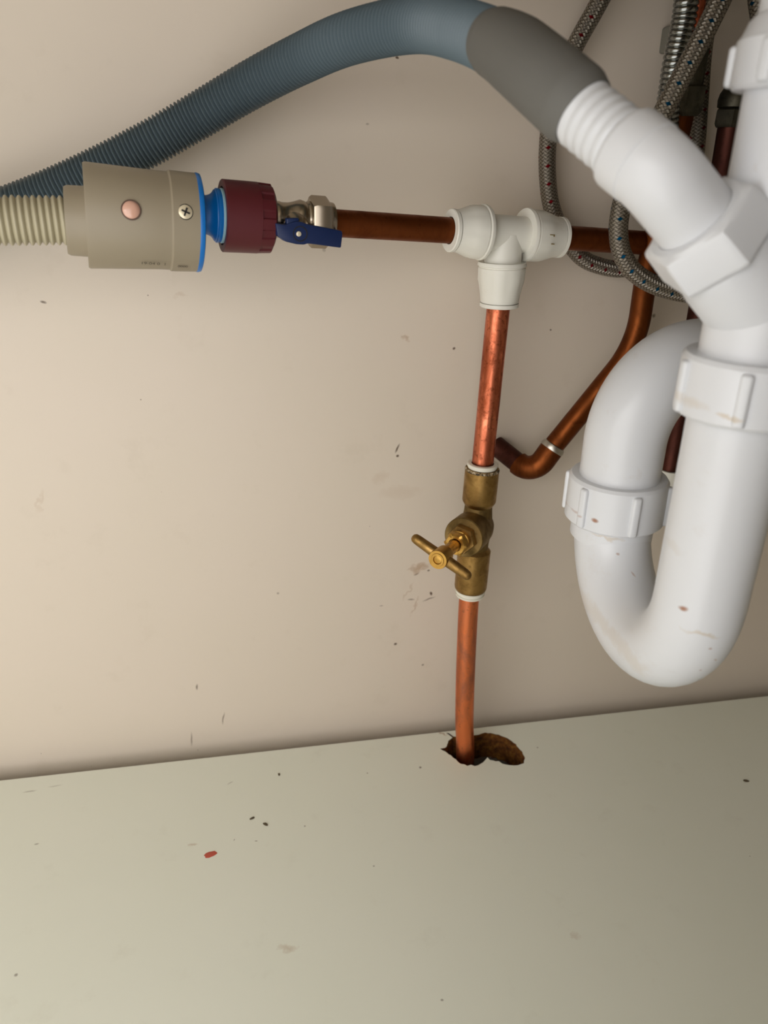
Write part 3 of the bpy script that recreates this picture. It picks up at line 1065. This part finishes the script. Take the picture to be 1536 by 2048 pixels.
def rib_nut(z0, z1, r, cx, cy, name, parent, n, rot, shoulder_up, mat_, rr=.0020):
    bm = bmesh.new()
    H = z1-z0
    prof = [(z0, r-.0055), (z0, r-.0014), (z0+.0014, r), (z1-.0016, r-.0002), (z1, r-.0014)]
    if shoulder_up:
        prof += [(z1+.004, r-.0028), (z1+.0075, r-.0060)]
    prof += [(prof[-1][0], r-.0064)]
    lathe(bm, (cx, cy, 0), (0, 0, 1), prof, 80, cap=(False, False))
    nut = part(name, bm, mat_, parent)
    for k in range(n):
        th = rot + 2*pi*k/n
        bm = bmesh.new()
        c = V((cx+(r)*cos(th), cy+(r)*sin(th), 0))
        Mx = Matrix.Translation(c) @ Matrix.Rotation(th, 4, 'Z')
        box(bm, (-.0022, -.0023, z0+.0012), (.0019, .0023, z1-.0022), .0014, Mx)
        part('rib', bm, mat_, nut)
    return nut


rib_nut(.4735, .4895, .0252, FX, FY, 'top_nut', wt, 6, radians(201), True, M['white_pvc'])

ZU = 0.2792                                 # height of the centre of the U bend
tspots, ttan = [], []
for (q, hl, hw, ang, st) in (
        ((0.15967, -0.26900, 0.33743), .0017, .0012, .3, .9), ((0.15797, -0.26900, 0.33238), .0012, .0008, .6, .6), ((0.16764, -0.26900, 0.32225), .0011, .0009, 0, .7), ((0.16162, -0.26600, 0.31071), .0015, .0010, .8, .5),
        ((0.17405, -0.26600, 0.28233), .0016, .0015, .4, 1.0), ((0.20105, -0.18200, 0.24343), .0014, .0012, 0, .9), ((0.19211, -0.18000, 0.25709), .0014, .0006, -.9, .5),
        ((0.16822, -0.18400, 0.28271), .0011, .0009, 0, .4), ((0.18818, -0.25500, 0.25021), .0008, .0007, 0, .6), ((0.18666, -0.18000, 0.26497), .0010, .0007, 0, .6), ((0.19304, -0.19500, 0.23991), .0008, .0007, 0, .6)):
    tspots.append((q[0]-FX, q[2]-ZU, hl, hw, ang, st))
for (q, hl, hw, ang, st) in (
        ((0.15689, -0.27500, 0.36957), .0040, .0018, -.2, .4), ((0.16311, -0.27600, 0.37000), .0050, .0026, -.2, .35), ((0.17182, -0.27600, 0.36744), .0040, .0008, -.2, .7), ((0.16654, -0.17800, 0.30686), .006, .003, 0, .25),
        ((0.17153, -0.20000, 0.23810), .010, .003, -1.1, .3), ((0.18224, -0.18400, 0.27231), .008, .0010, -.1, .6)):
    ttan.append((q[0]-FX, q[2]-ZU, hl, hw, ang, st))
m = mat('stained_waste_plastic', rgb(215, 217, 221), .30, 0, .5)
nt = NT(m)
o_ = nt.obj()
col = nt.mix(nt.math('MULTIPLY', marks(nt, o_, 0, 2, ttan, .006), .8, clamp=True), rgb(215, 217, 221), rgb(186, 164, 130))
col = nt.mix(nt.math('MULTIPLY', marks(nt, o_, 0, 2, tspots, .0016), 1.1, clamp=True), col, rgb(158, 116, 94))
a_ = nt.ramp(nt.noise(o_, 48, 5, .7), [(.60, BW[0]), (.78, BW[1])])
col = nt.mix(nt.math('MULTIPLY', a_, .14), col, rgb(170, 140, 104))
nt.link(col, nt.b.inputs['Base Color'])
nt.bump(nt.noise(o_, 300, 2), .03, .0004)
M['trap'] = m

tr = thing('waste_trap', 'white plastic U-bend trap with water stains in front of the wall', 'trap', (FX, FY, ZU))
mid = V(((FX+BX)/2, (FY+BY)/2, ZU))
ra = V((FX, FY, 0)) - V(((FX+BX)/2, (FY+BY)/2, 0))
pts = [V((FX, FY, .372)), V((FX, FY, .335)), V((FX, FY, .30))] + arc(mid, ra, V((0, 0, -ra.length)), 0, pi, 28) + [V((BX, BY, .286))]
bm = bmesh.new()


def trap_r(i, ln):
    return .0193 + .0010*min(1, max(0, (ln-.10)/.10))


tube(bm, pts, trap_r, 56)
lathe(bm, (BX, BY, 0), (0, 0, 1), [(.2640, .0203), (.2650, .0219), (.2740, .0221), (.2800, .0221)], 64)
part('u_bend', bm, M['trap'], tr)
rib_nut(.3625, .3860, .0252, FX, FY, 'front_nut', tr, 6, radians(234), False, M['trap'])
rib_nut(.2745, .3000, .0262, BX, BY, 'back_nut', tr, 6, radians(265), False, M['trap'])

bm = bmesh.new()
od = V((.97, .24, 0)).normalized()
pts = fillet([V((BX, BY, .2865)), V((BX, BY, .3585)), V((BX, BY, .3585)) + od*.33], .040, 24)
tube(bm, pts, .0209, 56)
part('outlet_bend', bm, M['white_pvc'], tr, 'swept outlet bend leading right behind the front leg')

# ------------------------------------------------------------------ brass stopcock
VC = V((0.15854, -0.02800, 0.21054))
HUB = V((0.11574, -0.08300, 0.21550))
UP = (VT-VB).normalized()
sd = (HUB-VC)
sd = (sd - UP*sd.dot(UP)*.0)
SLN = sd.length
sd.normalize()
zt = (V((0.15971, -0.02700, 0.25623))-VC).dot(UP)
zb = (V((0.15768, -0.02700, 0.15878))-VC).dot(UP)
sk = thing('stopcock', 'old brass stopcock with a tee handle on the upright copper pipe', 'valve', tuple(VC))
bm = bmesh.new()
lathe(bm, VC, UP, [(.0165, .0092), (.0172, .0100), (.0200, .0116), (.0210, .0120), (zt-.0008, .0120), (zt, .0113), (zt, .0080)], 56)
part('socket', bm, M['brass'], sk, 'smooth brass pipe socket')
bm = bmesh.new()
lathe(bm, VC, UP, [(zb, .0080), (zb, .0110), (zb+.0012, .0118), (zb+.0030, .0121), (-.0190, .0121), (-.0180, .0112), (-.0165, .0098)], 56)
part('socket', bm, M['brass'], sk, 'smooth brass pipe socket')
bm = bmesh.new()
lathe(bm, VC, UP, [(-.0185, .0098), (-.0160, .0098), (-.012, .0100), (-.006, .0106), (0, .0110), (.006, .0108), (.012, .0102), (.0165, .0098), (.0185, .0096)], 48)
lathe(bm, VC, sd, [(-.0110, .004), (-.0100, .0080), (-.0060, .0112), (0, .0130), (.010, .0142), (.0225, .0144), (.0245, .0144), (.0252, .0138)], 56)
part('body', bm, M['brass_cast'], sk, 'rough cast brass body')
bm = bmesh.new()
lathe(bm, VC, sd, [(.0250, .0084), (.0256, .0092), (.0292, .0092), (.0302, .0086)], 72, ngon_r(6, 1, .2))
lathe(bm, VC, sd, [(.0295, .0072), (.0355, .0072)], 40)
part('bonnet', bm, M['brass'], sk)
bm = bmesh.new()
lathe(bm, VC, sd, [(.0330, .0072), (.0334, .0078), (.0344, .0078), (.0348, .0071), (.0354, .0071), (.0358, .0075, ngon_r(6, 1)), (.0400, .0074, ngon_r(6, 1)), (.0410, .0068), (.0410, .0048), (.0390, .0044)], 72)
part('gland_nut', bm, M['brass_bright'], sk)
bm = bmesh.new()
lathe(bm, VC, sd, [(.036, .0042), (SLN-.016, .0042), (SLN-.013, .0052), (SLN-.012, .0060), (SLN-.001, .0066), (SLN, .0063), (SLN, .0046), (SLN+.0004, .0044), (SLN+.0004, .0030), (SLN-.0004, .0026), (SLN-.0002, .0010)], 48)
part('spindle', bm, M['brass_bright'], sk)
bm = bmesh.new()
hc = VC + sd*(SLN-.006)
he1, he2 = V((0.09924, -0.07600, 0.22952)), V((0.13982, -0.07600, 0.19545))
hdv = V((-.72, .56, .40))
hdv = (hdv - sd*hdv.dot(sd)).normalized()
l1, l2 = .0222, -.0222
lathe(bm, hc, hdv, [(l2-.0014, .0006), (l2-.0010, .0019), (l2+.0003, .0030), (l2+.0025, .0034), (-.004, .0038), (.004, .0038), (l1-.0025, .0034), (l1-.0003, .0030), (l1+.0010, .0019), (l1+.0014, .0006)], 32)
part('handle', bm, M['brass'], sk, 'brass tee bar handle')
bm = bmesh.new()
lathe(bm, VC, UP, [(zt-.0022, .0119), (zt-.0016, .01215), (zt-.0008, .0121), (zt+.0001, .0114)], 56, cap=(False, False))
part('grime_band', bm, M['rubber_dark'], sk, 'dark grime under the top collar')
bm = bmesh.new()
lathe(bm, VC, UP, [(zt+.0002, .0079), (zt+.0002, .0102), (zt+.0014, .0102), (zt+.0014, .0108), (zt+.0030, .0108), (zt+.0034, .0103), (zt+.0034, .0079)], 48, cap=(False, False))
part('collar', bm, M['olive_white'], sk, 'white plastic collar at the top joint')
bm = bmesh.new()
lathe(bm, VC, UP, [(zb-.0002, .0079), (zb-.0002, .0112), (zb-.0018, .0112), (zb-.0018, .0104), (zb-.0034, .0104), (zb-.0034, .0110), (zb-.0052, .0106), (zb-.0052, .0079)], 48, cap=(False, False))
part('collar', bm, M['olive_white'], sk, 'white plastic collar at the bottom joint')

# ------------------------------------------------------------------ crumbs on the floor


def crumb(name, c, L, W, H, ang, m, label, cat, seed):
    rg = random.Random(seed)
    bm = bmesh.new()
    bmesh.ops.create_icosphere(bm, subdivisions=2, radius=1.0)
    for v in bm.verts:
        n = rg.uniform(.72, 1.15)
        x, y, z = v.co.x*L*n, v.co.y*W*n, max(-.2, v.co.z)*H
        v.co = V((c[0] + x*cos(ang)-y*sin(ang), c[1] + x*sin(ang)+y*cos(ang), z + .2*H))
    return tag(part(name, bm, m, sharp=30), label, cat)


crumb('red_flake', (-0.04460, -0.09935, 0.00000), .0048, .0030, .0005, .25, M['red_chip'], 'small reddish flake lying on the cabinet base', 'debris', 1)
crumb('crumb', (-0.01448, -0.07095, 0.00000), .0022, .0010, .0008, .4, M['crumb'], 'dark crumb on cabinet base, the left one of a close pair above the red flake', 'debris', 2)
crumb('crumb', (-0.00474, -0.07836, 0.00000), .0022, .0012, .0009, -.7, M['crumb'], 'dark crumb on cabinet base, the right one of a close pair above the red flake', 'debris', 3)
crumb('crumb', (0.00794, -0.02850, 0.00000), .0009, .0016, .0007, .2, M['crumb'], 'tiny brown crumb on cabinet base near the back wall', 'debris', 4)
crumb('crumb', (0.37835, -0.09595, -0.00000), .0024, .0014, .0008, -.3, M['crumb'], 'dark crumb on cabinet base at the far right below the trap', 'debris', 5)
